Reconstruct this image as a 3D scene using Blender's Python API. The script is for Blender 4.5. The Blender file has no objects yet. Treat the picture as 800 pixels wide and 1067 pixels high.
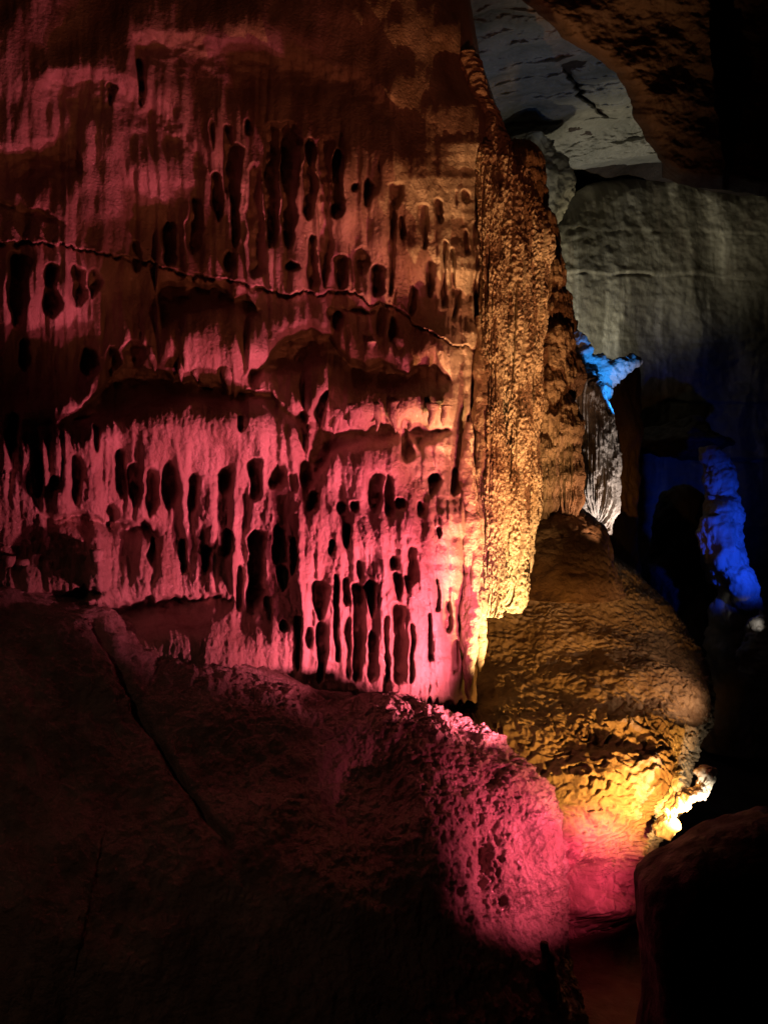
import bpy, math, random
from mathutils import Vector
import numpy as np

random.seed(7)
S = bpy.context.scene
COL = S.collection
CAMZ = 3.0                  # eye height above the lowest cave floor
F = 830.0                   # focal length in units of the 800 x 1067 photograph


# ------------------------------------------------------------------ numpy helpers
_rng = np.random.RandomState(11)
_P = _rng.permutation(256).astype(np.int64)
_P = np.concatenate([_P, _P, _P])
_G = _rng.normal(size=(256, 3)); _G /= np.linalg.norm(_G, axis=1)[:, None]


def perlin(x, y, z=0.0):
    x, y, z = np.broadcast_arrays(np.asarray(x, float), np.asarray(y, float), np.asarray(z, float))
    xi = np.floor(x).astype(np.int64); yi = np.floor(y).astype(np.int64); zi = np.floor(z).astype(np.int64)
    xf = x - xi; yf = y - yi; zf = z - zi
    fx = xf*xf*xf*(xf*(xf*6-15)+10); fy = yf*yf*yf*(yf*(yf*6-15)+10); fz = zf*zf*zf*(zf*(zf*6-15)+10)
    out = 0.0
    for dx in (0, 1):
        wx = fx if dx else 1-fx
        for dy in (0, 1):
            wy = fy if dy else 1-fy
            for dz in (0, 1):
                wz = fz if dz else 1-fz
                g = _G[_P[_P[_P[(xi+dx) & 255] + ((yi+dy) & 255)] + ((zi+dz) & 255)]]
                out = out + wx*wy*wz*(g[..., 0]*(xf-dx)+g[..., 1]*(yf-dy)+g[..., 2]*(zf-dz))
    return out * 1.5


def fbm(x, y, z=0.0, n=4, gain=.5):
    s = 0.0; a = 1.0; f = 1.0
    for i in range(n):
        s = s + a*perlin(x*f+17.3*i, y*f-9.1*i, z*f+3.7*i)
        a *= gain; f *= 2.03
    return s


def ridged(x, y, z=0.0, n=3):
    s = 0.0; a = 1.0; f = 1.0
    for i in range(n):
        s = s + a*(1-np.minimum(1, 2.2*np.abs(perlin(x*f+7.3*i, y*f+1.1*i, z*f+5*i))))
        a *= .5; f *= 2.1
    return s


def worley(x, y):
    """round bumps: 1 in a cell's middle, 0 at its border"""
    xi = np.floor(x).astype(np.int64); yi = np.floor(y).astype(np.int64)
    d1 = np.full(x.shape, 9.0)
    for dx in (-1, 0, 1):
        for dy in (-1, 0, 1):
            h = _P[_P[(xi+dx) & 255] + ((yi+dy) & 255)]
            px = xi+dx+.5+.4*_G[h, 0]*1.3; py = yi+dy+.5+.4*_G[h, 1]*1.3
            d1 = np.minimum(d1, (px-x)**2+(py-y)**2)
    return np.sqrt(np.clip(1-d1*1.5, 0, 1))


def sstep(a, b, x):
    t = np.clip((x-a)/(b-a), 0, 1)
    return t*t*(3-2*t)


def table(rows, x):
    r = np.array(rows, float)
    return [np.interp(x, r[:, 0], r[:, k]) for k in range(1, r.shape[1])]


def at(u, v, d):
    """point seen at (u, v) of the photograph, d metres along the view axis"""
    u, v, d = np.broadcast_arrays(np.asarray(u, float), np.asarray(v, float), np.asarray(d, float))
    return np.stack([(u-400)/F*d, d, (533.5-v)/F*d+CAMZ], -1)


def uv_of(p):
    return p[..., 0]/p[..., 1]*F+400, 533.5-(p[..., 2]-CAMZ)/p[..., 1]*F


def grid_normals(p, wrap=False):
    if wrap:
        du = np.roll(p, -1, 1)-np.roll(p, 1, 1)
    else:
        du = np.gradient(p, axis=1)
    dv = np.gradient(p, axis=0)
    n = np.cross(du, dv)
    return n/np.maximum(np.linalg.norm(n, axis=-1), 1e-9)[..., None]


def grid_mesh(name, p, material, parent=None, wrap=False, rows=None, cap=False):
    """one mesh object from a grid of points p[row, column, 3]"""
    if rows:
        p = p[rows[0]:rows[1]]
    r, c = p.shape[:2]
    idx = np.arange(r*c).reshape(r, c)
    if wrap:
        nx = np.roll(idx, -1, 1)
        q = np.stack([idx[:-1], idx[1:], nx[1:], nx[:-1]], -1).reshape(-1, 4)
    else:
        q = np.stack([idx[:-1, :-1], idx[1:, :-1], idx[1:, 1:], idx[:-1, 1:]], -1).reshape(-1, 4)
    me = bpy.data.meshes.new(name)
    v = p.reshape(-1, 3)
    faces_n = len(q)
    loops = q.reshape(-1)
    starts = np.arange(faces_n)*4
    if cap:
        top, bot = p[0].mean(0), p[-1].mean(0)
        n0 = len(v)
        v = np.vstack([v, top, bot])
        a = idx[0]; b = np.roll(idx[0], -1)
        t1 = np.stack([a, b, np.full_like(a, n0)], -1)
        a = idx[-1]; b = np.roll(idx[-1], -1)
        t2 = np.stack([b, a, np.full_like(a, n0+1)], -1)
        tt = np.vstack([t1, t2])
        starts = np.concatenate([starts, len(loops)+np.arange(len(tt))*3])
        loops = np.concatenate([loops, tt.reshape(-1)])
        faces_n += len(tt)
    me.vertices.add(len(v)); me.vertices.foreach_set('co', v.astype(np.float32).reshape(-1))
    me.loops.add(len(loops)); me.loops.foreach_set('vertex_index', loops.astype(np.int32))
    me.polygons.add(faces_n); me.polygons.foreach_set('loop_start', starts.astype(np.int32))
    me.update(calc_edges=True)
    me.polygons.foreach_set('use_smooth', np.ones(faces_n, bool))
    me.materials.append(material)
    me.validate()
    o = bpy.data.objects.new(name, me); COL.objects.link(o)
    if parent is not None:
        o.parent = parent
        o.matrix_parent_inverse = parent.matrix_basis.inverted()
    return o


def empty(name, loc):
    o = bpy.data.objects.new(name, None); COL.objects.link(o)
    o.location = loc
    return o


def tag(o, label=None, cat=None, group=None, kind=None):
    if label: o['label'] = label
    if cat: o['category'] = cat
    if group: o['group'] = group
    if kind or cat: o['kind'] = kind or 'thing'
    return o


# ------------------------------------------------------------------ materials
def rock(name, c1, c2, stain=(.10, .06, .04), scale=1.0, streak=3.0, rough=(.35, .75), fine=.012, grain=70.0,
         stain_amt=.35, band=None, spec=.5, wet=0.):
    m = bpy.data.materials.new(name); m.use_nodes = True
    nt = m.node_tree; nt.nodes.clear()
    N = lambda t, **k: _node(nt, t, **k)
    L = nt.links.new
    out = N('ShaderNodeOutputMaterial'); b = N('ShaderNodeBsdfPrincipled')
    L(b.outputs[0], out.inputs[0])
    tc = N('ShaderNodeTexCoord')
    mp = N('ShaderNodeMapping'); mp.inputs['Scale'].default_value = (scale, scale, scale/streak)
    L(tc.outputs['Object'], mp.inputs[0])
    n1 = N('ShaderNodeTexNoise'); n1.inputs['Scale'].default_value = 3.2; n1.inputs['Detail'].default_value = 8
    n1.inputs['Roughness'].default_value = .62; n1.inputs['Distortion'].default_value = .6
    L(mp.outputs[0], n1.inputs['Vector'])
    r1 = N('ShaderNodeValToRGB')
    r1.color_ramp.elements[0].position = .36; r1.color_ramp.elements[0].color = (*c1, 1)
    r1.color_ramp.elements[1].position = .64; r1.color_ramp.elements[1].color = (*c2, 1)
    L(n1.outputs[0], r1.inputs[0])
    n2 = N('ShaderNodeTexNoise'); n2.inputs['Scale'].default_value = 7; n2.inputs['Detail'].default_value = 10
    n2.inputs['Roughness'].default_value = .7
    mp2 = N('ShaderNodeMapping'); mp2.inputs['Scale'].default_value = (scale*1.6, scale*1.6, scale*.9/streak)
    mp2.inputs['Location'].default_value = (4.1, 2.2, 9.3)
    L(tc.outputs['Object'], mp2.inputs[0]); L(mp2.outputs[0], n2.inputs['Vector'])
    r2 = N('ShaderNodeValToRGB')
    r2.color_ramp.elements[0].position = .50; r2.color_ramp.elements[0].color = (0, 0, 0, 1)
    r2.color_ramp.elements[1].position = .72; r2.color_ramp.elements[1].color = (1, 1, 1, 1)
    L(n2.outputs[0], r2.inputs[0])
    mu = N('ShaderNodeMath', operation='MULTIPLY'); mu.inputs[1].default_value = stain_amt
    L(r2.outputs[0], mu.inputs[0])
    mx = N('ShaderNodeMix', data_type='RGBA')
    L(mu.outputs[0], mx.inputs[0]); L(r1.outputs[0], mx.inputs[6]); mx.inputs[7].default_value = (*stain, 1)
    last = mx.outputs[2]
    if band:
        mp3 = N('ShaderNodeMapping'); mp3.inputs['Scale'].default_value = band[1]
        mp3.inputs['Rotation'].default_value = (0, 0, 0)
        L(tc.outputs['Object'], mp3.inputs[0])
        n3 = N('ShaderNodeTexNoise'); n3.inputs['Scale'].default_value = 1; n3.inputs['Detail'].default_value = 5
        n3.inputs['Distortion'].default_value = .5
        L(mp3.outputs[0], n3.inputs['Vector'])
        r3 = N('ShaderNodeValToRGB')
        r3.color_ramp.elements[0].position = .52; r3.color_ramp.elements[0].color = (0, 0, 0, 1)
        r3.color_ramp.elements[1].position = .66; r3.color_ramp.elements[1].color = (1, 1, 1, 1)
        L(n3.outputs[0], r3.inputs[0])
        mx3 = N('ShaderNodeMix', data_type='RGBA')
        L(r3.outputs[0], mx3.inputs[0]); L(last, mx3.inputs[6]); mx3.inputs[7].default_value = (*band[0], 1)
        last = mx3.outputs[2]
    L(last, b.inputs['Base Color'])
    n4 = N('ShaderNodeTexNoise'); n4.inputs['Scale'].default_value = 11; n4.inputs['Detail'].default_value = 6
    L(tc.outputs['Object'], n4.inputs['Vector'])
    mr = N('ShaderNodeMapRange'); mr.inputs[1].default_value = .35; mr.inputs[2].default_value = .65
    mr.inputs[3].default_value = rough[0]; mr.inputs[4].default_value = rough[1]
    L(n4.outputs[0], mr.inputs[0]); L(mr.outputs[0], b.inputs['Roughness'])
    b.inputs['Specular IOR Level'].default_value = spec
    b.inputs['Coat Weight'].default_value = wet; b.inputs['Coat Roughness'].default_value = .09; b.inputs['Coat IOR'].default_value = 1.4
    n5 = N('ShaderNodeTexNoise'); n5.inputs['Scale'].default_value = grain; n5.inputs['Detail'].default_value = 6
    n5.inputs['Roughness'].default_value = .65
    L(tc.outputs['Object'], n5.inputs['Vector'])
    bp = N('ShaderNodeBump'); bp.inputs['Strength'].default_value = 1.0; bp.inputs['Distance'].default_value = fine
    L(n5.outputs[0], bp.inputs['Height']); L(bp.outputs[0], b.inputs['Normal']); L(bp.outputs[0], b.inputs['Coat Normal'])
    return m


def _node(nt, t, **k):
    n = nt.nodes.new(t)
    for a, v in k.items():
        setattr(n, a, v)
    return n


M_WALL = rock('flowstone', (.36, .25, .18), (.62, .50, .40), streak=4, fine=.014, grain=52, rough=(.3, .65), stain_amt=.4, wet=.25)
M_CORAL = rock('coral_calcite', (.34, .25, .19), (.66, .55, .46), streak=1.4, fine=.030, grain=42, rough=(.2, .55), stain_amt=.3, spec=.6, wet=.8)
M_COL = rock('popcorn_calcite', (.42, .30, .19), (.66, .54, .40), streak=2, fine=.014, grain=60, rough=(.4, .8))
M_BROWN = rock('brown_flowstone', (.26, .16, .09), (.44, .30, .19), streak=2, fine=.014, grain=55, rough=(.4, .8))
M_SLOPE = rock('rimstone', (.24, .18, .13), (.48, .40, .31), streak=1, fine=.010, grain=60, rough=(.4, .8), stain_amt=.5)
M_PALE = rock('pale_calcite', (.55, .48, .42), (.74, .69, .63), streak=4, fine=.012, grain=50, rough=(.5, .8), stain_amt=.25)
M_BACK = rock('limestone_back', (.22, .20, .14), (.36, .33, .24), streak=2.5, fine=.012, grain=20, rough=(.6, .9), scale=.35,
              stain_amt=.55, band=((.62, .58, .44), (2.2, 2.2, .13)))
M_CEIL = rock('limestone_ceiling', (.22, .22, .20), (.34, .33, .30), streak=1, fine=.03, grain=12, rough=(.6, .9), scale=.7, stain_amt=.15)
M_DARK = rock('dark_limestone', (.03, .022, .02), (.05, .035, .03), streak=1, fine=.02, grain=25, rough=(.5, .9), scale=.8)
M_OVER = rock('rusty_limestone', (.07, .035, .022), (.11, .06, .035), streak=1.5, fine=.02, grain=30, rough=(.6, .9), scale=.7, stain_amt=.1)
M_FLOOR = rock('cave_ground', (.08, .05, .04), (.15, .10, .07), streak=1, fine=.02, grain=20, rough=(.5, .9))

# ------------------------------------------------------------------ the fluted flowstone wall
PITS = [(266,171,291,8.5),(257,122,141,4),(284,128,258,8),(300,128,258,8.5),(310,136,152,4),(323,145,228,6.5),(338,143,298,7),
 (324,244,300,6),(352,156,228,6),(354,265,302,6),(376,256,287,7),(394,273,308,6.5),(408,209,310,3),(411,188,217,6),(384,188,212,6.5),
 (369,190,200,4),(440,212,258,4),(463,250,318,2.6),(471,258,310,2.5),(494,231,340,2.8),(495,392,430,3.5),(304,270,282,6),
 (483,197,212,4),(401,434,464,4),(423,437,479,6.5),(437,437,468,7),(19,262,340,9),(53,272,330,8),(79,277,318,8),(98,282,310,7),
 (92,362,395,9),(117,360,395,7),(138,355,400,9),(25,352,385,7),(126,467,520,6.5),(142,482,525,7),(157,490,540,7),(176,480,530,8.5),
 (202,495,535,5),(234,485,515,8),(115,525,555,7),(58,497,513,6),(80,475,525,5),(265,477,522,7),(290,482,508,9),(306,490,513,4),
 (319,477,512,8),(327,512,535,5),(355,520,533,4.8),(368,520,533,4.8),(267,550,642,8.5),(291,545,591,6.5),(294,590,615,4.5),
 (217,567,598,5),(237,550,580,5),(332,604,648,7),(392,494,534,6),(405,494,538,5),(416,518,532,6),(451,494,520,6),(474,488,516,5),
 (437,524,538,4.8),(335,648,712,5.5),(321,652,676,4),(295,645,660,4.8),(362,604,634,4),(363,644,708,4),(374,584,604,3.2),
 (374,606,714,5.8),(386,606,640,5),(387,656,712,5),(411,578,596,5),(413,596,626,4.3),(414,628,714,6.8),(430,568,608,4.5),
 (423,598,616,3),(465,626,660,4.2),(475,666,704,3.4),(457,548,560,3),(361,545,572,3),(375,455,470,3),(237,128,200,5),(225,180,232,5),
 (204,205,262,8),(176,230,275,7),(243,150,258,5),(240,262,282,7),(141,250,282,6),(447,270,312,4),(430,300,330,4),(418,226,250,3),
 (456,208,232,4),(476,300,330,3),(484,240,268,3),(147,60,112,5),(118,85,112,6),(395,318,352,5),(408,330,358,4),(352,325,345,5),
 (345,320,335,5),(250,430,450,3),(345,560,580,3),(305,560,600,3),(447,640,690,2.8),(250,590,640,3),(280,620,650,3),
 (40,470,520,4),(15,430,470,5),(100,440,470,4),(190,560,600,4),(160,560,590,4),(310,640,700,2.6),(484,560,640,2.5),
 (488,430,520,2.5),(350,600,690,2.5),(402,640,712,2.5),(430,650,714,2.5),(455,600,640,2.5)]
ZONES = [  # dark recesses between the tiers: (u, top, bottom), depth, bottom softness
 ([(60,440,440),(100,405,425),(120,380,425),(150,378,415),(190,388,412),(205,388,410),(235,398,412),(255,402,415),(275,400,418),(290,415,425),(310,425,440),(325,425,436),(332,432,432)], .19, 30),
 ([(255,392,392),(262,378,398),(280,368,385),(296,345,385),(325,338,375),(345,345,372),(360,366,380),(368,372,395),(400,376,400),(425,380,402),(440,372,405),(455,368,402),(470,385,395),(478,391,391)], .17, 26),
 ([(320,475,475),(325,450,500),(330,440,498),(345,445,470),(360,440,465),(380,437,463),(400,440,460),(420,438,455),(440,438,460),(455,437,455),(470,440,450),(478,446,446)], .17, 16),
 ([(318,440,445),(326,425,460),(334,408,450),(342,402,412)], .16, 8),
 ([(162,300,300),(168,289,335),(185,286,325),(210,290,315),(240,300,315),(260,305,325),(275,322,322)], .18, 16),
 ([(348,318,318),(355,311,322),(380,313,327),(405,319,326),(412,323,323)], .12, 4),
 ([(138,40,55),(160,35,65),(200,38,75),(230,45,80),(260,50,85),(300,60,85),(340,70,95),(370,75,100),(400,95,118),(412,108,110)], .08, 60),
 ([(34,95,95),(50,78,105),(90,72,110),(120,78,115),(150,95,145),(180,115,165),(205,150,178),(216,168,170)], .07, 50),
 ([(-120,150,195),(0,158,192),(40,150,195),(75,152,190),(86,168,172)], .07, 46),
 ([(-120,616,640),(0,618,632),(60,614,628),(100,606,622),(116,612,613)], .16, 8),
 ([(36,520,520),(50,525,545),(100,530,552),(150,540,558),(172,556,558)], .14, 24),
 ([(88,642,642),(100,625,660),(150,618,652),(200,615,640),(240,612,628),(256,620,620)], .13, 34),
 ([(-120,205,215),(0,205,215),(50,218,228),(70,232,236)], .08, 8),
 ([(0,440,440),(30,430,440),(90,425,440),(120,420,424)], .10, 20)]
CRACK = [(-120,247),(0,250),(40,251),(75,256),(100,266),(135,268),(160,278),(200,288),(235,289),(262,298),(290,303),(318,306),(340,304),(372,309),(400,316),(425,330),(450,345),(480,360),(500,364),(560,366)]
BOT = [(-120,620),(60,622),(100,634),(112,669),(150,706),(200,746),(225,740),(245,730),(290,724),(320,724),(350,724),(380,726),(430,730),(470,732),(500,731)]
EDGE = [(-120,468),(0,490),(60,500),(110,517),(150,519),(200,512),(300,508),(500,503),(600,500),(740,498)]


def wall_relief(u, v):
    """how far the surface stands out (+) or is carved in (-), metres"""
    n_lo = fbm(u/170, v/130, .3, 2)
    h = .16*n_lo + .050*fbm(u/48, v/60, 4.4, 2)
    for cx, cy, rx, ry, am in ((230, 452, 145, 44, .14), (390, 590, 130, 120, .10), (225, 345, 66, 38, .12), (400, 418, 82, 24, .10),
                               (330, 215, 110, 80, .07), (40, 470, 60, 60, .10), (220, 690, 90, 40, .06), (40, 330, 60, 70, .05)):
        r2 = ((u-cx)/rx)**2+((v-cy)/ry)**2
        h = h+am*np.exp(-r2**1.5)
    # recesses between tiers, with dripping upper lips
    jag = (11*(1-2.6*np.abs(perlin(u/24.+.5*perlin(u/60, 3, 3), v/300, 4.2))) + 6*perlin(u/33, v/300, 8))*(.55+.6*perlin(u/70, 2, 2)) + 2*perlin(u/6., v/100, 1.)
    rec = np.zeros_like(u)
    for zi, (rows, depth, soft) in enumerate(ZONES):
        t, b = table(rows, u)
        smooth = zi in (6, 7, 8)
        u0, u1 = rows[0][0], rows[-1][0]
        inside = (u > u0) & (u < u1)
        w = np.clip((b-t)/10., 0, 1)
        if not smooth:
            t = t+5*w
        tt = t + jag*w*(.25 if smooth else .9) + 3*perlin(u/9, v/9, 3.)*w
        bb = b + 5*perlin(u/22, v/22, 7.)*w
        e_top = sstep(-7, 14, v-tt) if smooth else sstep(-2.5, 4, v-tt)
        e_bot = 1-sstep(-soft*.55, soft*.45, v-bb)
        fade = np.clip((b-t)/8, 0, 1)
        rec = np.maximum(rec, np.where(inside, depth*(1+.35*fbm(u/22, v/16, 2.2, 3))*e_top*e_bot*fade, 0))
        # the tier's lower lip swells outwards above the recess
        sw = np.exp(-(np.where(v > t-14, (v-(t-14))/16., (v-(t-14))/38.))**2)*fade
        h = h + np.where(inside, (0. if smooth else .095)*sw, 0)
        sh = np.exp(-((v-(b+22))/22.)**2)*fade
        h = h + np.where(inside, (0. if smooth else .05)*sh, 0)
    # flutes
    wu = u + 7*perlin(u/60, v/110, 2.5) + 2.2*perlin(u/18, v/35, 8.1)
    g1 = perlin(wu/12.5, v/150, 5.); g2 = perlin(wu/5.5, v/70, 9.)
    def blob(cx, cy, rx, ry):
        return np.exp(-(((u-cx)/rx)**2+((v-cy)/ry)**2)**1.5)
    calm = np.zeros_like(u)
    for q in ((215, 440, 120, 34), (225, 340, 60, 36), (400, 415, 75, 24), (310, 400, 50, 26), (190, 690, 110, 60), (60, 210, 110, 40), (200, 20, 260, 50),
              (360, 110, 90, 26), (40, 430, 60, 30), (400, 468, 60, 14), (60, 560, 70, 22), (130, 300, 60, 30), (40, 110, 70, 40)):
        calm = np.maximum(calm, blob(*q))
    flu = (.45+.6*sstep(-.25, .35, fbm(u/90, v/90, 6.6, 2)+.25*sstep(380, 700, v)))*(1-.78*calm)
    upper = sstep(60, 120, v)
    g0 = perlin(wu/23, v/300, 15.)
    h = h + .08*(np.sqrt(g0*g0+.004)-.2)*(.30+.65*upper)*(1-.5*calm)
    h = h + (.060*(np.sqrt(g1*g1+.01)-.25) + .016*(np.sqrt(g2*g2+.006)-.2))*flu*(.45+.55*upper)
    # hollows between the flutes, hand placed
    pit = np.zeros_like(u)
    wx = 1.5*fbm(u/17, v/26, 11.3, 3, .55)
    wy = 4.0*fbm(u/15, v/30, 5.7, 2)
    for k, (cx, t, b, w) in enumerate(PITS):
        m = (u > cx-w*3-14) & (u < cx+w*3+14) & (v > t-45) & (v < b+45)
        if not m.any():
            continue
        uu = u[m]+wx[m]; vv = v[m]+wy[m]
        c = cx + 2.0*perlin(vv/26, k*1.7, 0) + 2.2*math.sin(k*2.1)*(vv-t)/(b-t)
        q = np.clip((vv-t)/(b-t), 0, 1)
        lean = .38*math.sin(k*1.9)
        ww = w*(1+.42*perlin(vv/22, k*3.1, 2.)+.10*perlin(vv/6, k*1.1, 6.)+lean*(q-.5)*1.6)
        ww = np.maximum(ww, w*.3)
        tip = 1.8+1.6*math.sin(k*4.3)**2
        y = np.clip(vv, t+w*1.2, b-w*tip) if b-t > (1.2+tip)*w else np.full_like(vv, (t+b)/2)
        dy = (vv-y)/np.where(vv > y, w*tip, w*1.2) if b-t > (1.2+tip)*w else (vv-y)/((b-t)/2)
        dx = (uu-c)/ww
        dx = np.where(dx > 0, dx/1.25, dx)
        d = np.sqrt(dx**2+dy**2)
        dep = min(.22, .05+.018*w)*(.7+.4*math.sin(k*5.3)**2)
        lo = np.where(uu > c, .25, .62)
        pit[m] = np.maximum(pit[m], dep*(1-sstep(lo, 1.15, d))*(1+.25*perlin(vv/9, uu/9, 1.)))
        # the hollow lies in a broader furrow that runs on above and below it
        gr = np.exp(-((uu-c)/(w*1.5))**2)*sstep(t-42, t+6, vv)*(1-sstep(b-6, b+42, vv))
        h[m] -= .028*gr*min(1, w/5)
    # random small hollows
    q = perlin(wu/7.5, v/38, 12.3)+.25*perlin(u/30, v/60, 3.)
    pit = np.maximum(pit, .06*sstep(.60, .85, q-.5*calm)*(v > 90))
    # horizontal crack with a thin lip
    cv, = table(CRACK, u)
    cv = cv + 6*fbm(u/26, 0*v, 1.5, 5, .6)
    dv = v-cv
    wdt = np.maximum(.2, 2.4+9*np.clip(perlin(u/31, 2.2)-.02, 0, 1)+3.0*perlin(u/7, 7)+1.5*perlin(u/3, 3))
    on = 1-sstep(470, 505, u)
    pit = np.maximum(pit, .09*on*sstep(0, .9, dv)*(1-sstep(wdt-1, wdt+1.4, dv))*sstep(-.25, .0, perlin(u/17, 9, 1)+.1))
    h = h - .03*on*sstep(-1, 3, dv)*np.exp(-np.maximum(dv, 0)/30)
    h = h + .015*on*np.exp(-((dv+1.4)/2.2)**2)*np.clip(2.2*perlin(u/13, 5, 1)+1.4*perlin(u/4, v/4, 1)+.1, 0, 1.4) + .02*on*np.exp(-(np.minimum(dv, 0)/20)**2)*(dv < 0)
    for cx, w, v0, am in ((432, 8, 480, .03), (447, 8, 300, .035), (461, 7.5, 190, .05), (475, 8, 230, .055), (488, 7, 160, .06), (499, 7, 200, .06)):
        c = cx+4*perlin(v/70, cx, 1)+1.5*perlin(v/18, cx, 4)
        ww = w*(1+.25*perlin(v/40, cx, 7))
        h = h+am*np.sqrt(np.clip(1-((u-c)/ww)**2, 0, 1))*sstep(v0, v0+60, v)*(.75+.5*perlin(v/30, cx, 2))
    # soft nodules low down on the right and on the orange shoulder
    nod = worley(u/13+.5*perlin(u/20, v/20, 1), v/19)
    h = h + .020*nod*sstep(380, 430, u)*sstep(480, 560, v)
    nod2 = worley(u/9+.4*perlin(v/18, u/30, 1), v/14)
    h = h + .014*nod2*sstep(420, 460, u)*(1-sstep(560, 620, v))
    # little scales (above the big middle bulge) and overall grain
    sc = worley(u/7, v/6)
    h = h + .010*sc*np.exp(-(((u-235)/60)**2+((v-308)/16)**2))
    h = h - np.maximum(pit, rec)
    fa = .38+.62*sstep(300, 560, v+.25*u)
    h = h + .0085*fbm(u/4.5, v/11, 3.1, 3, .6)*fa + .013*fbm(u/14, v/48, 1.1, 2) + .005*(worley(u/5.+.4*perlin(v/9, u/9), v/8)-.5)*(.5+perlin(u/50, v/50, 9))*fa
    return h


def build_wall():
    step = 1.12
    vs = np.arange(-110, 741, step)
    nu = int(625/step)
    a = np.linspace(0, 1, nu)
    V, A = np.meshgrid(vs, a, indexing='ij')
    edge, = table(EDGE, V)
    edge = edge+(7*fbm(V/75, 0*V, 2.2, 3)+1.5*perlin(V/9, 1, 1))*sstep(110, 170, V)
    U = -120 + A*(edge+120)
    b, = table(BOT, U)
    V = np.where(V > 540, 540+(V-540)*(b-540)/(740-540), V)
    D = np.interp(U, [-120, 0, 200, 420, 510], [4.55, 4.78, 5.08, 5.22, 5.36])
    D = D + np.interp(V, [-110, 0, 80, 250, 400, 560, 740], [.35, .24, .18, .06, .02, .0, -.04])
    # lower left apron swells forward
    D = D - .22*np.exp(-(((U-190)/110)**2+((V-690)/50)**2))
    # tall faint rib and big soft undulation in the upper left
    D = D - .06*np.exp(-((U-150)/40)**2)*(1-sstep(180, 260, V)) + .03*sstep(134, 142, U+3*perlin(V/20, 1, 1))*(1-sstep(142, 200, U))*(1-sstep(230, 262, V))*sstep(0, 20, V)
    h = wall_relief(U, V)
    rr = 105.
    t = np.clip((edge-U)/rr, 0, 1)
    D = D - h + .80*(1-np.sqrt(np.clip(1-(1-t)**2, 0, 1)))
    # bottoms curl under
    e = np.clip((V-(b-7))/7, 0, 1)
    D = D + .14*(1-np.sqrt(np.clip(1-e*e, 0, 1)))
    P = at(U, V, D)
    # jagged lower tips
    P[..., 2] -= (.05*ridged(U/11, 0*V, 3, 2)-.05)*sstep(600, 735, V)*sstep(300, 330, U)*e
    # round the back of the right edge
    back = []
    for k in range(1, 15):
        q = P[:, -1].copy()
        q[:, 1] += k*.14; q[:, 0] += -.004*k*k+.02*perlin(q[:, 2]*6, k*.6, 1.)
        back.append(q)
    P = np.concatenate([P, np.stack(back, 1)], 1)
    # underside rows, turning back into the rock
    und = []
    for k in range(1, 9):
        q = P[-1].copy(); q[:, 1] += k*.10; q[:, 2] += .012*k
        und.append(q)
    P = np.concatenate([P, np.stack(und, 0)], 0)
    return P, len(vs)


wall = empty('flowstone_wall', (-.6, 5.2, 1.8))
tag(wall, 'tall fluted flowstone wall lit red, covered with dark elongated hollows and dripping tiers', 'rock wall')
P, nrows = build_wall()
# each tier of draped stone is a part; the seams lie in the dark recesses
cuts_v = [-110, 262, 400, 452, 610, None]
vs_all = -110+1.12*np.arange(nrows)
idx = [0]+[int(np.searchsorted(vs_all, c)) for c in cuts_v[1:-1]]+[P.shape[0]-1]
lab = ['uppermost tier with long narrow black hollows above a thin crack', 'second tier below the crack with rounded lit bulges',
       'narrow third tier with a dripping lower edge', 'broad fourth tier with pointed oval hollows', 'lowest curtain, bright pink, ending in blunt tips']
for k in range(5):
    o = grid_mesh('drapery', P[idx[k]:idx[k+1]+1], M_WALL, wall)
    o['label'] = lab[k]


# small stalactites along the lips of the tiers
def drip(u, v, d, length, r, mat, parent, name='stalactite'):
    n = 14; m = 14
    top = at(u, v, d)
    pts = np.zeros((n, m, 3))
    ph = random.random()*9
    for i in range(n):
        t = i/(n-1)
        rad = r*(1-t**1.6*.86)*(1+.15*math.sin(t*9+ph))
        if i == n-1: rad = r*.04
        for j in range(m):
            a = -2*math.pi*j/m
            w = 1+.22*perlin(math.cos(a)*1.5+ph, math.sin(a)*1.5, t*4)
            pts[i, j] = (top[0]+rad*w*math.cos(a)+.01*math.sin(t*4+ph), top[1]+rad*w*math.sin(a), top[2]+.06-t*length)
    return grid_mesh(name, pts, mat, parent, wrap=True, cap=True)


def relief_depth(u, v):
    U = np.array([[float(u)]]); V = np.array([[float(v)]])
    D = np.interp(U, [-120, 0, 200, 420, 510], [4.55, 4.78, 5.08, 5.22, 5.36]) + np.interp(V, [-110, 0, 80, 250, 400, 560, 740], [.35, .24, .18, .06, .02, .0, -.04])
    return float((D-wall_relief(U, V))[0, 0])


for u, v, ln in [(8, 590, .16), (22, 593, .19), (37, 588, .16), (52, 594, .18), (68, 588, .20), (84, 586, .17), (99, 583, .16),
                 (190, 380, .11), (206, 384, .08), (238, 386, .15), (262, 388, .08), (305, 434, .09), (350, 436, .10), (366, 432, .08), (392, 430, .12),
                 (411, 428, .14), (449, 430, .09), (463, 432, .08), (160, 372, .09), (416, 362, .09), (386, 366, .06)]:
    drip(u, v, relief_depth(u, v)+.015, ln+.06, .030+.012*random.random(), M_WALL, wall)


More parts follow.
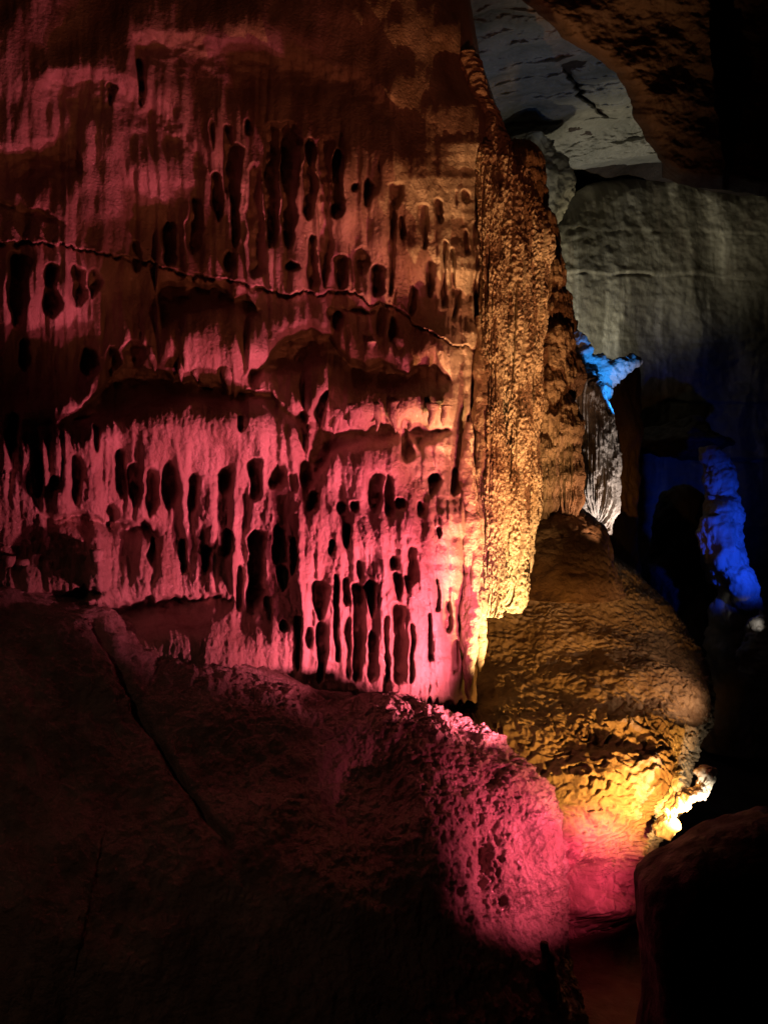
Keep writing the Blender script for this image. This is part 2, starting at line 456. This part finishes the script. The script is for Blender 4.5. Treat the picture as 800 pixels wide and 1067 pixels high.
# ------------------------------------------------------------------ stacked plan sections (columns, mounds, boulders)
def sections(rows, nz, nt, expo=2.0, dense=None):
    """rows (z, x_left, x_right, y_front, y_back), top first; z is relative to the eye"""
    r = np.array(rows, float)
    k = np.concatenate([[0], np.cumsum(np.sqrt(np.diff(r[:, 0])**2+np.diff(r[:, 2])**2+np.diff(r[:, 3])**2))])
    s = np.linspace(0, k[-1], nz)
    def sm(c):
        y = np.interp(s, k, r[:, c]); w = max(3, nz//28)
        ker = np.hanning(2*w+1); ker /= ker.sum()
        pad = np.concatenate([2*y[0]-y[w:0:-1], y, 2*y[-1]-y[-2:-w-2:-1]])
        return np.convolve(pad, ker, 'valid')
    z, xl, xr, yf, yb = [sm(c)[:, None] for c in range(5)]
    if dense:                       # more columns on the side one can see
        n1 = int(nt*.8)
        a0, a1 = np.radians(dense[0]), np.radians(dense[1])
        th = np.concatenate([np.linspace(a0, a1, n1, endpoint=False), np.linspace(a1, a0+2*math.pi, nt-n1, endpoint=False)])[None, :]
    else:
        th = (np.arange(nt)/nt*2*math.pi)[None, :]
    ct, st = np.cos(-th), np.sin(-th)
    cx, cy = (xl+xr)/2, (yf+yb)/2
    ax, ay = np.maximum((xr-xl)/2, .005), np.maximum((yb-yf)/2, .005)
    X = cx+ax*np.sign(ct)*np.abs(ct)**(2/expo)
    Y = cy+ay*np.sign(st)*np.abs(st)**(2/expo)
    Z = z+CAMZ+0*X
    return np.stack([X, Y, Z], -1)


def smooth_normals(p):
    n = grid_normals(p, wrap=True)
    return n


def pxrows(depth, rows, thick, front=None):
    """rows (v, u_left, u_right) seen at a depth -> section rows"""
    out = []
    for v, ul, ur in rows:
        z = (533.5-v)/F*depth
        xl, xr = (ul-400)/F*depth, (ur-400)/F*depth
        w = (xr-xl)*thick/2
        out.append((z, xl, xr, depth-w, depth+w))
    return out


def displace(p, fun):
    n = smooth_normals(p)
    # make normals point outwards
    c = p.mean(1, keepdims=True)
    s = np.sign(((p-c)*n).sum(-1).mean())
    return p + (n*s)*fun(p)[..., None], n*s


# popcorn column beside the wall: three grown-together lobes
pop = empty('popcorn_column', (.95, 5.85, 2))
tag(pop, 'tall knobbly column lit amber and yellow, at the right edge of the red wall', 'rock column')
for k, (dd, rows) in enumerate((
        (5.88, [(60,476,494),(110,486,510),(160,500,530),(215,510,548),(300,516,553),(450,518,551),(560,517,550),(605,520,548),(625,525,545),(637,531,539)]),
        (5.74, [(150,498,508),(220,500,518),(330,502,523),(480,503,526),(560,502,525),(605,500,524),(628,506,521),(641,511,517)]),
        (6.0, [(178,530,548),(215,532,558),(262,538,574),(300,540,570),(350,540,562),(450,542,560),(530,540,561),(570,543,557),(596,548,552)]))):
    p = sections(pxrows(dd, rows, 1.1), 620, 220)
    xc = p[..., 0].mean()
    def col_rel(p, dd=dd, xc=xc, k=k):
        a = np.arctan2(p[..., 1]-dd, p[..., 0]-xc)
        z = p[..., 2]
        h = .045*fbm(p[..., 0]*5, p[..., 1]*5, z*2.0, 4)+.035*(np.abs(perlin(a*3.5+k*7, z*.8, 3))-.2)
        wa = .5*perlin(a*5, z*7, 2)
        pop_ = sstep(-.25, .3, fbm(a*2, z*2.2, k*3+.5, 2))
        h = h+(.013*worley(a*7+wa, z*23+wa)+.010*worley(a*14+wa, z*50+3))*(.35+.65*pop_)+.010*fbm(a*9, z*30, 3, 3)
        return h-sstep(.25, .5, perlin(a*5, z*1.4, 8.8+k))*.04
    p, _ = displace(p, col_rel)
    o = grid_mesh('lobe', p, M_COL, pop, wrap=True, cap=True)

# long smooth orange flutes hanging between wall and column
flute = empty('curtain_flutes', (.55, 5.4, 3))
tag(flute, 'orange and yellow hanging flutes between the red curtain and the knobbly column', 'stalactite')
for ul, ur, t, bt, dd in ((481, 497, 440, 728, 5.56), (493, 507, 330, 700, 5.74)):
    c = (ul+ur)/2
    rows = [(t, c-1, c+1), (t+30, ul+3, ur-3), (t+120, ul, ur), ((t+bt)/2, ul+2, ur-1), (bt-80, ul, ur), (bt-25, ul+3, ur-4), (bt-4, c-4, c+3), (bt, c-1, c+1)]
    p = sections(pxrows(dd, rows, 1.3), 420, 90)
    p, _ = displace(p, lambda p: .045*fbm(p[..., 0]*6, p[..., 1]*6, p[..., 2]*2.0, 4)+.020*worley(p[..., 0]*16+p[..., 1]*9, p[..., 2]*7)+.004*fbm(p[..., 0]*40, p[..., 1]*40, p[..., 2]*25, 2))
    grid_mesh('flute', p, M_COL, flute, wrap=True, cap=True)

# brown tiered drapery column behind
tier = empty('tiered_column', (1.5, 6.8, 3))
tag(tier, 'brown stepped column of stacked fluted tiers standing on the round boulder', 'rock column')
for t, bt, ul, ur, dd in ((150, 260, 520, 566, 6.95), (215, 292, 530, 580, 6.9), (262, 330, 538, 586, 6.8), (296, 352, 546, 594, 6.78), (338, 402, 544, 597, 6.7),
                          (356, 420, 562, 602, 6.66), (384, 440, 540, 590, 6.6), (410, 470, 556, 603, 6.56), (446, 534, 552, 583, 6.5), (452, 530, 574, 606, 6.52)):
    c = (ul+ur)/2
    rows = [(t, c-8, c+8), (t+5, ul+8, ur-9), (t+15, ul+2, ur-3), ((t+bt)/2, ul, ur), (bt-12, ul+2, ur-1), (bt-3, ul+7, ur-6), (bt+5, c-7, c+7)]
    p = sections(pxrows(dd, rows, 1.1), 150, 240)
    x0 = (c-400)/F*dd
    def rel(p, x0=x0, dd=dd, t=t):
        a = np.arctan2(p[..., 1]-dd, p[..., 0]-x0); z = p[..., 2]
        return (.05*(np.sqrt(perlin(a*2.6+t, z*1.6, 1)**2+.01)-.2)+.035*fbm(p[..., 0]*3.2, p[..., 1]*3.2, z*4.5, 4)
                + .018*worley(a*7+t+.6*perlin(a*3, z*4, 1), z*11)+.03*(np.abs(perlin(a*7, z*1.8, t))-.2))
    p, _ = displace(p, rel)
    p[..., 2] -= .07*np.abs(perlin(np.arctan2(p[..., 1]-dd, p[..., 0]-x0)*3, t, 0))*sstep(-.1, .3, (533.5-t)/F*dd+CAMZ-p[..., 2])
    grid_mesh('tier', p, M_BROWN, tier, wrap=True, cap=True)

# pale drapery further back
pale = pxrows(7.6, [(388,598,606),(400,596,622),(425,598,636),(450,602,642),(480,603,644),(515,604,643),(538,618,641),(550,628,638),(556,631,635)], .7)
p = sections(pale, 260, 260)


def pale_rel(p):
    a = np.arctan2(p[..., 1]-7.6, p[..., 0]-2.03)
    return .07*(np.sqrt(perlin(a*6, p[..., 2]*1.3, 1)**2+.005)-.15)+.035*fbm(p[..., 0]*9, p[..., 1]*9, p[..., 2]*5, 4)-.04*sstep(.2, .4, perlin(a*5, p[..., 2]*5, 3))


p, _ = displace(p, pale_rel)
o = grid_mesh('pale_drapery', p, M_PALE, wrap=True, cap=True)
tag(o, 'short ribbed pale drapery lit white, hanging behind the brown stepped column', 'stalactite')

# knobbly rock linking the blue wing with the pale drapery
p = sections(pxrows(7.9, [(335,590,598),(352,588,606),(385,590,612),(400,594,624),(415,597,630),(432,602,634),(440,612,626)], .9), 120, 160)
p, _ = displace(p, lambda p: .07*fbm(p[..., 0]*6, p[..., 1]*6, p[..., 2]*6, 5)+.03*worley(p[..., 0]*12, p[..., 2]*12))
o = grid_mesh('rough_ledge', p, M_PALE, wrap=True, cap=True)
tag(o, 'small crumbly ledge between the bright blue rock and the pale drapery', 'rock ledge')

# blue-lit winged rock
p = sections([(1.60, 1.86, 2.00, 8.0, 8.3), (1.55, 1.82, 2.18, 7.9, 8.4), (1.49, 1.82, 2.56, 7.9, 8.35), (1.42, 1.84, 2.60, 7.9, 8.3), (1.32, 1.92, 2.34, 7.95, 8.3),
              (1.22, 2.02, 2.30, 7.95, 8.3), (1.17, 2.10, 2.22, 8.0, 8.25)], 150, 200)
p[..., 2] += .10*np.clip((p[..., 0]-2.2)/.4, 0, 1)**1.5+.14*np.clip((2.05-p[..., 0])/.2, 0, 1)
p, _ = displace(p, lambda p: .07*fbm(p[..., 0]*5, p[..., 1]*5, p[..., 2]*7, 4)+.04*(1-2*np.abs(perlin(p[..., 0]*5+p[..., 2]*4, p[..., 1]*3, 7)))-.02)
o = grid_mesh('winged_rock', p, M_PALE, wrap=True, cap=True)
tag(o, 'small wing-shaped rock glowing bright cyan blue beside the back wall', 'rock')

# brown pillar behind the blue wing
p = sections(pxrows(9.2, [(374,640,656),(390,630,664),(430,610,664),(500,612,664),(560,612,662),(620,600,670)], .9), 200, 160)
p, _ = displace(p, lambda p: .09*fbm(p[..., 0]*3, p[..., 1]*3, p[..., 2]*1.6, 5))
o = grid_mesh('squat_pillar', p, M_BROWN, wrap=True, cap=True)
tag(o, 'dim brown pillar of rock directly behind the blue wing-shaped rock', 'rock column')

# round boulder under the brown column
p = sections([(0.10, 1.40, 1.46, 6.85, 6.9), (.06, 1.28, 1.62, 6.65, 7.2), (-.02, 1.18, 1.74, 6.45, 7.3), (-.14, 1.12, 1.84, 6.3, 7.4), (-.30, 1.08, 1.90, 6.2, 7.5), (-.7, 1.0, 2.0, 6.1, 7.6)], 200, 320)
p, _ = displace(p, lambda p: .03*fbm(p[..., 0]*4, p[..., 1]*4, p[..., 2]*4, 4)+.010*worley(p[..., 0]*22, p[..., 2]*26+p[..., 1]*8))
o = grid_mesh('round_boulder', p, M_BROWN, wrap=True, cap=True)
tag(o, 'rounded brown boulder under the stepped column, above the rippled slope', 'boulder')

# rippled slope (right) with rimstone terraces
slope_rows = [(-.34, 1.2, 1.6, 7.9, 8.1), (-.42, .9, 2.15, 7.5, 8.4), (-.62, .6, 2.48, 7.15, 8.6), (-.95, .4, 2.74, 6.8, 8.7), (-1.28, .3, 2.84, 6.35, 8.7),
              (-1.46, .3, 2.78, 5.95, 8.4), (-1.60, .3, 2.68, 5.62, 8.0), (-1.82, .3, 2.36, 5.36, 7.2), (-2.10, .3, 2.05, 5.24, 7.0), (-2.5, .3, 1.9, 5.16, 7.0), (-3.0, .2, 2.0, 5.0, 7.0)]
p = sections(slope_rows, 560, 700, expo=2.3, dense=(-25, 160))


def slope_rel(p):
    u, v = uv_of(p)
    x, y, z = p[..., 0], p[..., 1], p[..., 2]
    h = .10*fbm(x*1.3, y*1.3, z*1.3, 3)
    w = fbm(x*2.2, y*2.2, z*2.2, 3)
    s = (z*.9-y*.35)*25+3.2*w+1.3*perlin(x*7, y*7, z*7)+.6*perlin(x*20, y*20, z*20)
    fr = s-np.floor(s)
    rip = fr**1.5*(1-sstep(.86, 1, fr))
    amt = sstep(700, 790, v)*.8+.35
    h = h+.034*rip*amt*(.6+1.2*np.clip(perlin(x*5, y*5, z*8)+.3, 0, 1))
    h = h+.010*(1-2*np.abs(perlin(x*11, y*9, z*20)))+.012*fbm(x*22, y*22, z*30, 3)
    h = h+.008*worley(x*11+.3*w, z*26-y*10)
    h = h-.08*np.exp(-(((u-632)/44)**2+((v-772)/15)**2))*1.0       # shaded hollow
    h = h+.10*np.exp(-(((u-660)/60)**2+((v-818)/26)**2))
    h = h-.40*np.exp(-(((u-615)/30)**2+((v-930)/34)**2))-.5*sstep(945, 985, v)           # red niche
    h = h+.12*np.exp(-(((u-602)/13)**2+((v-905)/20)**2))+.09*fbm(x*4, y*4, z*4, 4)*sstep(855, 890, v)+.08*np.exp(-(((u-636)/12)**2+((v-935)/26)**2))
    return h


p, _ = displace(p, slope_rel)
o = grid_mesh('rippled_mound', p, M_SLOPE, wrap=True, cap=True)
tag(o, 'big flowstone mound with rippled terraces, lit yellow at its foot and brown above', 'rock mound')

# small white-lit knob at the lamp
p = sections(pxrows(5.15, [(799,731,738),(804,728,743),(812,727,743),(820,723,738),(825,715,734),(829,706,727),(834,699,718),(840,693,711),(850,690,704),(870,684,698)], 1.0), 110, 120)
p, _ = displace(p, lambda p: .045*fbm(p[..., 0]*9, p[..., 1]*9, p[..., 2]*9, 4)+.012*worley(p[..., 0]*28, p[..., 2]*28))
o = grid_mesh('rock_knob', p, M_PALE, wrap=True, cap=True)
tag(o, 'tiny knob of rock glaring white at the right tip of the yellow terraces', 'rock')

# ------------------------------------------------------------------ dark coral covered mound in the foreground
mound_rows = [(-1.05, -.9, -.2, 4.84, 4.98), (-1.09, -1.9, .22, 4.66, 5.04), (-1.16, -2.8, .44, 4.48, 5.07), (-1.30, -3.6, .66, 4.28, 5.12), (-1.50, -4.1, .84, 4.02, 5.2),
              (-1.80, -4.4, .98, 3.75, 5.3), (-2.10, -4.5, 1.01, 3.52, 5.4), (-2.35, -4.5, .96, 3.36, 5.4), (-2.7, -4.4, .90, 3.1, 5.4), (-3.05, -4.4, .9, 2.8, 5.4)]
p = sections(mound_rows, 600, 1050, expo=2.35, dense=(-30, 125))
# finer columns where the camera looks
p[..., 2] += np.interp(p[..., 0], [-4.5, -3, -2.2, -1.75, -1.35, -.9, -.3, .3, 1], [1.0, .82, .62, .40, .12, .06, .0, .0, 0])


def mound_rel(p):
    u, v = uv_of(p)
    x, y, z = p[..., 0], p[..., 1], p[..., 2]
    h = .16*fbm(x*.9, y*.9, z*.9, 3)
    r = ridged(x*5, y*5, z*3, 3)
    wt = .35+.65*sstep(380, 470, u)
    h = h+.016*r*wt
    h = h+.022*fbm(x*13, y*13, z*9, 5, .6)*wt
    h = h+.010*ridged(x*28, y*28, z*17, 2)*wt
    c = worley(x*19+.5*perlin(x*9, y*9, z*9), z*15+y*6)
    h = h+.012*(c-.5)*wt*sstep(-.3, .2, perlin(x*4, y*4, z*4))
    h = h+.018*fbm(x*7, y*7, z*5, 5, .62)+.008*ridged(x*15, y*15, z*6, 3)
    # flow streaks
    h = h+.02*(np.abs(perlin(x*9+y*3, z*1.1, 2))-.2)
    # furrow running down to the right
    fu, = table([(640, 78), (665, 88), (700, 118), (760, 160), (820, 200), (875, 235), (920, 250), (1067, 262)], v)
    fu = fu+6*perlin(v/26, 3, 1)
    wd = 6+4*perlin(v/30, 1, 1)
    h = h-.10*np.exp(-((u-fu)/wd/.8)**2)*sstep(650, 680, v)*(1-sstep(850, 930, v))
    h = h+.035*np.exp(-((u-fu+28)/24)**2)*sstep(650, 690, v)*(1-sstep(880, 960, v))
    # flat dished top, shoulder towards the light
    h = h-.12*np.exp(-(((u-365)/62)**2+((v-800)/70)**2))
    h = h+.05*np.exp(-(((u-455-(v-760)*.12)/38)**2+((v-800)/110)**2))
    h = h-.06*np.exp(-(((u-505)/9)**2+((v-900-(u-505)*1.6)/34)**2))
    return h


p, _ = displace(p, mound_rel)
o = grid_mesh('coral_mound', p, M_CORAL, wrap=True, cap=True)
tag(o, 'large dark foreground mound with rough coral-like crust, red light on its right flank', 'rock mound')

# black foreground boulder that hides the lamps
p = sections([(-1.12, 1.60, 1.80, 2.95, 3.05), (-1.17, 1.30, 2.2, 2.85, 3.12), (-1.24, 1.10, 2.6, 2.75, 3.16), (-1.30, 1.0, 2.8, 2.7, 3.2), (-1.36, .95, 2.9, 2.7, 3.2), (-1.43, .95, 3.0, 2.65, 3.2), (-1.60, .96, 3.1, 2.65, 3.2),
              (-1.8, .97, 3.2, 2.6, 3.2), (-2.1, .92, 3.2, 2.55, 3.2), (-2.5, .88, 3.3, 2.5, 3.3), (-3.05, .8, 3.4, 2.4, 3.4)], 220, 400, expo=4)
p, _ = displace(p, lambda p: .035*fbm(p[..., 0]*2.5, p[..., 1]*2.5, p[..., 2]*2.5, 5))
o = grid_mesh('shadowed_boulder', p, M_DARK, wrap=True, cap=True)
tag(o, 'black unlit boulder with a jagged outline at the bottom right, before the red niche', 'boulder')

# thin stalagmite, a black silhouette at the bottom
p = sections(pxrows(3.9, [(983,566,570),(990,563,573),(1010,559,577),(1040,555,583),(1067,553,588),(1120,548,594)], 1.0), 90, 60)
p, _ = displace(p, lambda p: .03*fbm(p[..., 0]*8, p[..., 1]*8, p[..., 2]*8, 3))
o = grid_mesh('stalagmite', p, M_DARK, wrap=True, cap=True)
tag(o, 'thin pointed black stalagmite below the coral mound at the bottom edge', 'stalagmite')

# ------------------------------------------------------------------ far right, blue formation
bf = empty('blue_formation', (4.2, 10, 2))
tag(bf, 'lumpy formation lit deep blue, leaning down to the right in the dark', 'rock formation')
for rows, dd in (([(472,740,748),(480,735,760),(500,734,764),(522,740,764),(534,744,758)], 10.0),
                 ([(518,742,752),(528,738,764),(555,738,770),(585,744,772),(602,748,770)], 9.9),
                 ([(540,732,744),(556,728,756),(590,732,772),(605,738,778),(618,748,778),(660,740,790),(780,730,800)], 9.75),
                 ([(590,750,766),(600,748,778),(625,760,784),(645,772,796),(662,782,800),(675,786,806),(760,770,830)], 9.6)):
    p = sections(pxrows(dd, rows, .9), 130, 180)
    p, _ = displace(p, lambda p: .12*fbm(p[..., 0]*3, p[..., 1]*3, p[..., 2]*2.5, 5)+.035*worley(p[..., 0]*7, p[..., 2]*7))
    grid_mesh('lobe', p, M_PALE, bf, wrap=True, cap=True)
p = sections(pxrows(10.8, [(505,700,712),(512,688,728),(540,680,738),(590,674,742),(640,660,750),(700,650,760),(790,640,780)], .9), 130, 160)
p, _ = displace(p, lambda p: .10*fbm(p[..., 0]*2, p[..., 1]*2, p[..., 2]*2, 5))
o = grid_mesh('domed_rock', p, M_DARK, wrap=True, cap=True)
tag(o, 'dark dome of rock with a faint blue sheen, left of the blue formation', 'boulder')
p = sections(pxrows(9.0, [(636,789,792),(642,786,798),(655,780,806),(668,774,815),(700,770,830)], .9), 70, 80)
p, _ = displace(p, lambda p: .06*fbm(p[..., 0]*6, p[..., 1]*6, p[..., 2]*6, 4))
o = grid_mesh('edge_rock', p, M_PALE, wrap=True, cap=True)
tag(o, 'small dark rock with one bright white rim below the blue formation', 'rock')
p = sections(pxrows(12.2, [(440,700,716),(452,672,742),(462,660,760),(474,690,735),(478,705,720)], 1.0), 80, 160)
p, _ = displace(p, lambda p: .15*fbm(p[..., 0]*2, p[..., 1]*2, p[..., 2]*3, 4))
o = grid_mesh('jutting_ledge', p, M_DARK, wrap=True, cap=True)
tag(o, 'black jagged ledge jutting from the back wall above the blue formation', 'rock ledge')


# ------------------------------------------------------------------ the cave itself
def back_wall():
    U, V = np.meshgrid(np.linspace(430, 1150, 560), np.linspace(150, 900, 560), indexing='ij')
    U, V = U.T, V.T
    arch = np.interp(U, [430, 575, 590, 610, 640, 680, 700, 725, 760, 800, 1150], [250, 224, 206, 193, 184, 177, 171, 176, 187, 190, 200])+2*fbm(U/25, 0*V, 1, 3)
    V = arch+(V-150)*(900-arch)/750
    lip = np.clip((V-arch)/26, 0, 1)
    D = 12.4+1.2*sstep(560, 700, U)-2.6*sstep(730, 1150, U)-.8*np.exp(-((U-560)/60)**2)
    D = D+.9*((V-330)/200)**2*(V < 330)-.5*sstep(600, 800, V)
    X = U/60; Yv = V/60
    h = .24*fbm(U/120, V/170, 1, 4, .42)+.10*(1-2*np.abs(perlin(U/45+.5*perlin(U/80, V/80), V/260, 4)))
    # bedding cracks
    for c, amp in ((284, .035), (238, .010), (352, .012), (415, .03), (474, .05), (545, .05)):
        cc = c+5*perlin(U/50, c, 1)+.03*(U-600)
        h = h-2*amp*np.exp(-((V-cc)/1.6)**2)*sstep(-.2, .3, perlin(U/40, c, 3))+amp*.9*sstep(cc-12, cc-2, V)*(1-sstep(cc-1, cc+1, V))
    h = h+.03*fbm(U/9, V/9, 5, 3)
    P = at(U, V, D-h+.5*(1-np.sqrt(1-(1-lip)**2)))
    top = np.stack([P[0]+np.array([0, .25*k, .02*k]) for k in range(12, 0, -1)], 0)
    return np.concatenate([top, P], 0)


o = grid_mesh('cave_wall', back_wall(), M_BACK)
tag(o, 'tall back wall of the cave with pale vertical streaks, lit faint green and blue', kind='structure')

ceil_edge = [(-60, 700), (40, 700), (175, 700)]


def plates():
    U, V = np.meshgrid(np.linspace(455, 720, 420), np.linspace(-70, 214, 420))
    D = np.interp(V, [-70, 0, 60, 100, 140, 178, 214], [6.6, 7.6, 8.8, 9.6, 10.4, 11.2, 11.6])
    q = V+10*fbm(U/50, V/50, 2, 3)+.05*(U-560)
    for c in (20, 62, 88, 118, 150):
        D = D+.12*sstep(c-1.2, c+1.2, q)-.05*np.exp(-((q-c+4)/3)**2)
    D = D+.05*ridged(q/19, U/260, 1, 3)+.10*np.abs(perlin(U/70+q/60, q/26, 5))
    D = D+.14*fbm(U/70, V/30, 6, 4, .42)+.03*fbm(U/10, V/6, 1, 3)
    # angular crack
    cu = np.interp(V, [88, 100, 112, 128, 145, 160], [588, 592, 600, 604, 620, 632])+3*perlin(V/6, 1, 1)
    D = D+.30*np.exp(-((U-cu)/3.)**2)*sstep(86, 92, V)*(1-sstep(152, 162, V))
    D = D-.16*sstep(0, 4, cu-U)*np.exp(-((cu-U)/40)**2)*sstep(86, 92, V)*(1-sstep(140, 160, V))
    # lower edge line (dark slot behind it)
    low = np.interp(U, [455, 545, 560, 585, 600, 640, 690, 720], [214, 184, 180, 176, 173, 166, 159, 158])
    V2 = np.minimum(V, 1e9)
    VV = -70+(V+70)*(low+70)/284
    P = at(U, VV, D)
    back = []
    for k in range(1, 8):
        q = P[-1].copy(); q[:, 1] += .12*k; q[:, 2] += .03*k
        back.append(q)
    return np.concatenate([P, np.stack(back)], 0)


o = grid_mesh('layered_ceiling', plates(), M_CEIL)
tag(o, 'grey ceiling of layered limestone beds with an angular crack', kind='structure')

# small side wall under the plates, next to the column
p = sections(pxrows(11.0, [(150,520,575),(190,520,594),(215,525,590),(240,530,582),(262,540,576)], .8), 140, 160)
p, _ = displace(p, lambda p: .14*fbm(p[..., 0]*2.2, p[..., 1]*2.2, p[..., 2]*2.2, 5))
o = grid_mesh('corner_block', p, M_BACK, wrap=True, cap=True)
tag(o, 'greenish corner block under the grey layered ceiling beside the column top', 'rock')


def overhang():
    V0, A = np.meshgrid(np.linspace(-90, 178, 320), np.linspace(0, 1, 420), indexing='ij')
    e = np.interp(V0, [-90, 0, 22, 45, 60, 80, 105, 130, 150, 178], [480, 540, 566, 590, 612, 640, 655, 660, 672, 690])
    e = e+4*fbm(V0/18, 0*V0, 2, 3)
    U = e+A*(1050-e)
    low = np.interp(U, [480, 690, 720, 760, 800, 1050], [170, 170, 180, 184, 190, 200])
    V = -90+(V0+90)*(low+90)/268
    D = 6.8-.6*sstep(700, 900, U)+.2*sstep(0, 160, V)
    h = .14*fbm(U/75, V/60, 3, 5)
    k = np.interp(V, [-90, 60, 170], [735, 742, 755])+6*perlin(V/20, 1, 2)
    D = D+.55*sstep(k-2, k+6, U)                       # the darker part set back
    t = np.clip((U-e)/26, 0, 1)
    D = D-h+.5*(1-np.sqrt(np.clip(1-(1-t)**2, 0, 1)))
    P = at(U, V, D)
    left = np.stack([at(U[:, 0]+5*j, V[:, 0]-2*j, P[:, 0, 1]+.22*j) for j in range(14, 0, -1)], 1)
    P = np.concatenate([left, P], 1)
    und = []
    for j in range(1, 22):
        q = P[-1]; uu, vv = uv_of(q)
        und.append(at(uu, vv+5*min(j, 3)-6*max(0, j-3)+2*perlin(uu/14, j*.4, 3), q[:, 1]+.17*j))
    return np.concatenate([P, np.stack(und)], 0)


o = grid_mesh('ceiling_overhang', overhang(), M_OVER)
tag(o, 'dark brown mass of ceiling rock hanging in from the top right', kind='structure')

# ground and the rest of the roof, so that the cave is closed
X, Y = np.meshgrid(np.linspace(-12, 14, 300), np.linspace(-4, 17, 300))
Z = .05+.10*fbm(X*.8, Y*.8, 1, 4)+.35*fbm(X*.4, Y*.4, 5, 2)*sstep(6, 9, Y)
o = grid_mesh('cave_floor', np.stack([X, Y, Z], -1)[::-1], M_FLOOR)
tag(o, 'dark uneven cave floor', kind='structure')
X, Y = np.meshgrid(np.linspace(-12, 14, 160), np.linspace(-4, 17, 160))
Z = 8.6+.5*fbm(X*.3, Y*.3, 2, 4)
o = grid_mesh('cave_ceiling', np.stack([X, Y, Z], -1), M_DARK)
tag(o, 'dark cave ceiling', kind='structure')


# ------------------------------------------------------------------ lamps
def spot(name, pos, target, color, watts, angle, blend=.6, radius=.02):
    l = bpy.data.lights.new(name, 'SPOT')
    l.energy = watts; l.color = color; l.spot_size = math.radians(angle); l.spot_blend = blend
    l.shadow_soft_size = radius
    o = bpy.data.objects.new(name, l); COL.objects.link(o)
    o.location = pos
    d = Vector(target)-Vector(pos)
    o.rotation_euler = d.to_track_quat('-Z', 'Y').to_euler()
    return o


def A(u, v, d):
    return tuple(float(c) for c in at(u, v, d))


RED = (1, .105, .20)
spot('red_floodlight', (1.18, 4.1, CAMZ-1.33), A(330, 500, 5.1), RED, 130, 64, 1, .06)
spot('red_base_lamp', (1.06, 4.40, CAMZ-1.30), A(388, 600, 5.2), (1, .155, .25), 370, 80, .9, .05)
spot('red_flank_lamp', (1.32, 3.68, CAMZ-1.50), A(545, 875, 4.3), RED, 80, 70, 1, .012)
spot('red_niche_lamp', A(672, 918, 4.35), A(614, 888, 5.3), (1, .07, .17), 120, 52, 1, .02)
spot('yellow_lamp', A(722, 870, 4.5), A(626, 790, 5.6), (1, .40, .07), 160, 80, 1, .02)
spot('yellow_raking_lamp', A(728, 860, 5.0), A(650, 812, 5.6), (1, .52, .10), 70, 100, 1, .02)
spot('amber_flank_lamp', A(715, 872, 3.9), A(552, 815, 4.5), (1, .45, .16), 22, 36, 1, .02)
spot('amber_lamp', A(556, 792, 5.3), A(515, 540, 5.7), (1, .56, .22), 520, 58, .9, .02)
spot('amber_shoulder_lamp', (1.30, 4.6, CAMZ-1.30), A(505, 380, 5.6), (1, .36, .13), 270, 56, .9, .012)
spot('amber_slope_lamp', A(770, 720, 5.7), A(600, 680, 6.8), (1, .50, .24), 13, 100, .8, .02)
spot('tier_fill', A(650, 580, 6.1), A(580, 420, 6.6), (1, .48, .24), 30, 80, .9, .02)  # added fill light, lifts the shadowed tiers of the brown column
spot('upper_wall_lamp', (1.5, 1.6, CAMZ-1.4), A(270, 110, 5.2), (1, .22, .10), 135, 52, 1, .08)
spot('knob_lamp', A(752, 858, 4.85), A(704, 826, 5.3), (1, .85, .6), 22, 80, .8, .01)
spot('white_drapery_lamp', A(660, 600, 7.2), A(622, 480, 7.6), (1, .82, .72), 50, 60, .8, .02)
spot('blue_rock_lamp', A(654, 436, 7.4), A(622, 375, 8.0), (.03, .30, 1), 40, 64, .8, .02)
spot('pale_wall_lamp', A(600, 430, 10.6), A(640, 210, 12.9), (1, .87, .58), 300, 80, 1, .05)
spot('ceiling_lamp', A(640, 420, 8.6), A(600, 120, 9.5), (1, .97, .82), 46, 66, .9, .05)
spot('blue_wall_lamp', A(600, 400, 11), A(600, 330, 12.5), (.2, .45, 1), 40, 90, .9, .05)
spot('blue_far_lamp', A(850, 600, 8.3), A(752, 560, 9.9), (.01, .07, 1), 75, 72, .9, .03)
spot('rim_lamp', A(796, 660, 8.6), A(786, 648, 9.0), (1, .95, .85), 1.5, 30, .9, .01)
spot('walkway_lamp', (-2.2, .6, CAMZ+1.6), (-1.3, 4.0, CAMZ-1.4), (1, .50, .32), 12, 48, 1, .02)

# ------------------------------------------------------------------ world, camera
w = bpy.data.worlds.new('World'); S.world = w; w.use_nodes = True
w.node_tree.nodes['Background'].inputs[0].default_value = (.010, .007, .006, 1)
w.node_tree.nodes['Background'].inputs[1].default_value = .1
cam = bpy.data.cameras.new('camera'); co = bpy.data.objects.new('camera', cam); COL.objects.link(co)
cam.sensor_fit = 'VERTICAL'; cam.sensor_height = 36; cam.lens = 36*F/1067
co.location = (0, 0, CAMZ); co.rotation_euler = (math.radians(90), 0, 0)
cam.clip_start = .05; cam.clip_end = 200
S.camera = co
S.view_settings.view_transform = 'Standard'; S.view_settings.look = 'None'
S.view_settings.exposure = 0; S.view_settings.gamma = 1
S.cycles.max_bounces = 6; S.cycles.diffuse_bounces = 1; S.cycles.glossy_bounces = 3
S.cycles.use_denoising = True
S.cycles.denoising_input_passes = 'RGB_ALBEDO_NORMAL'
S.cycles.use_adaptive_sampling = False
S.cycles.sample_clamp_indirect = .6
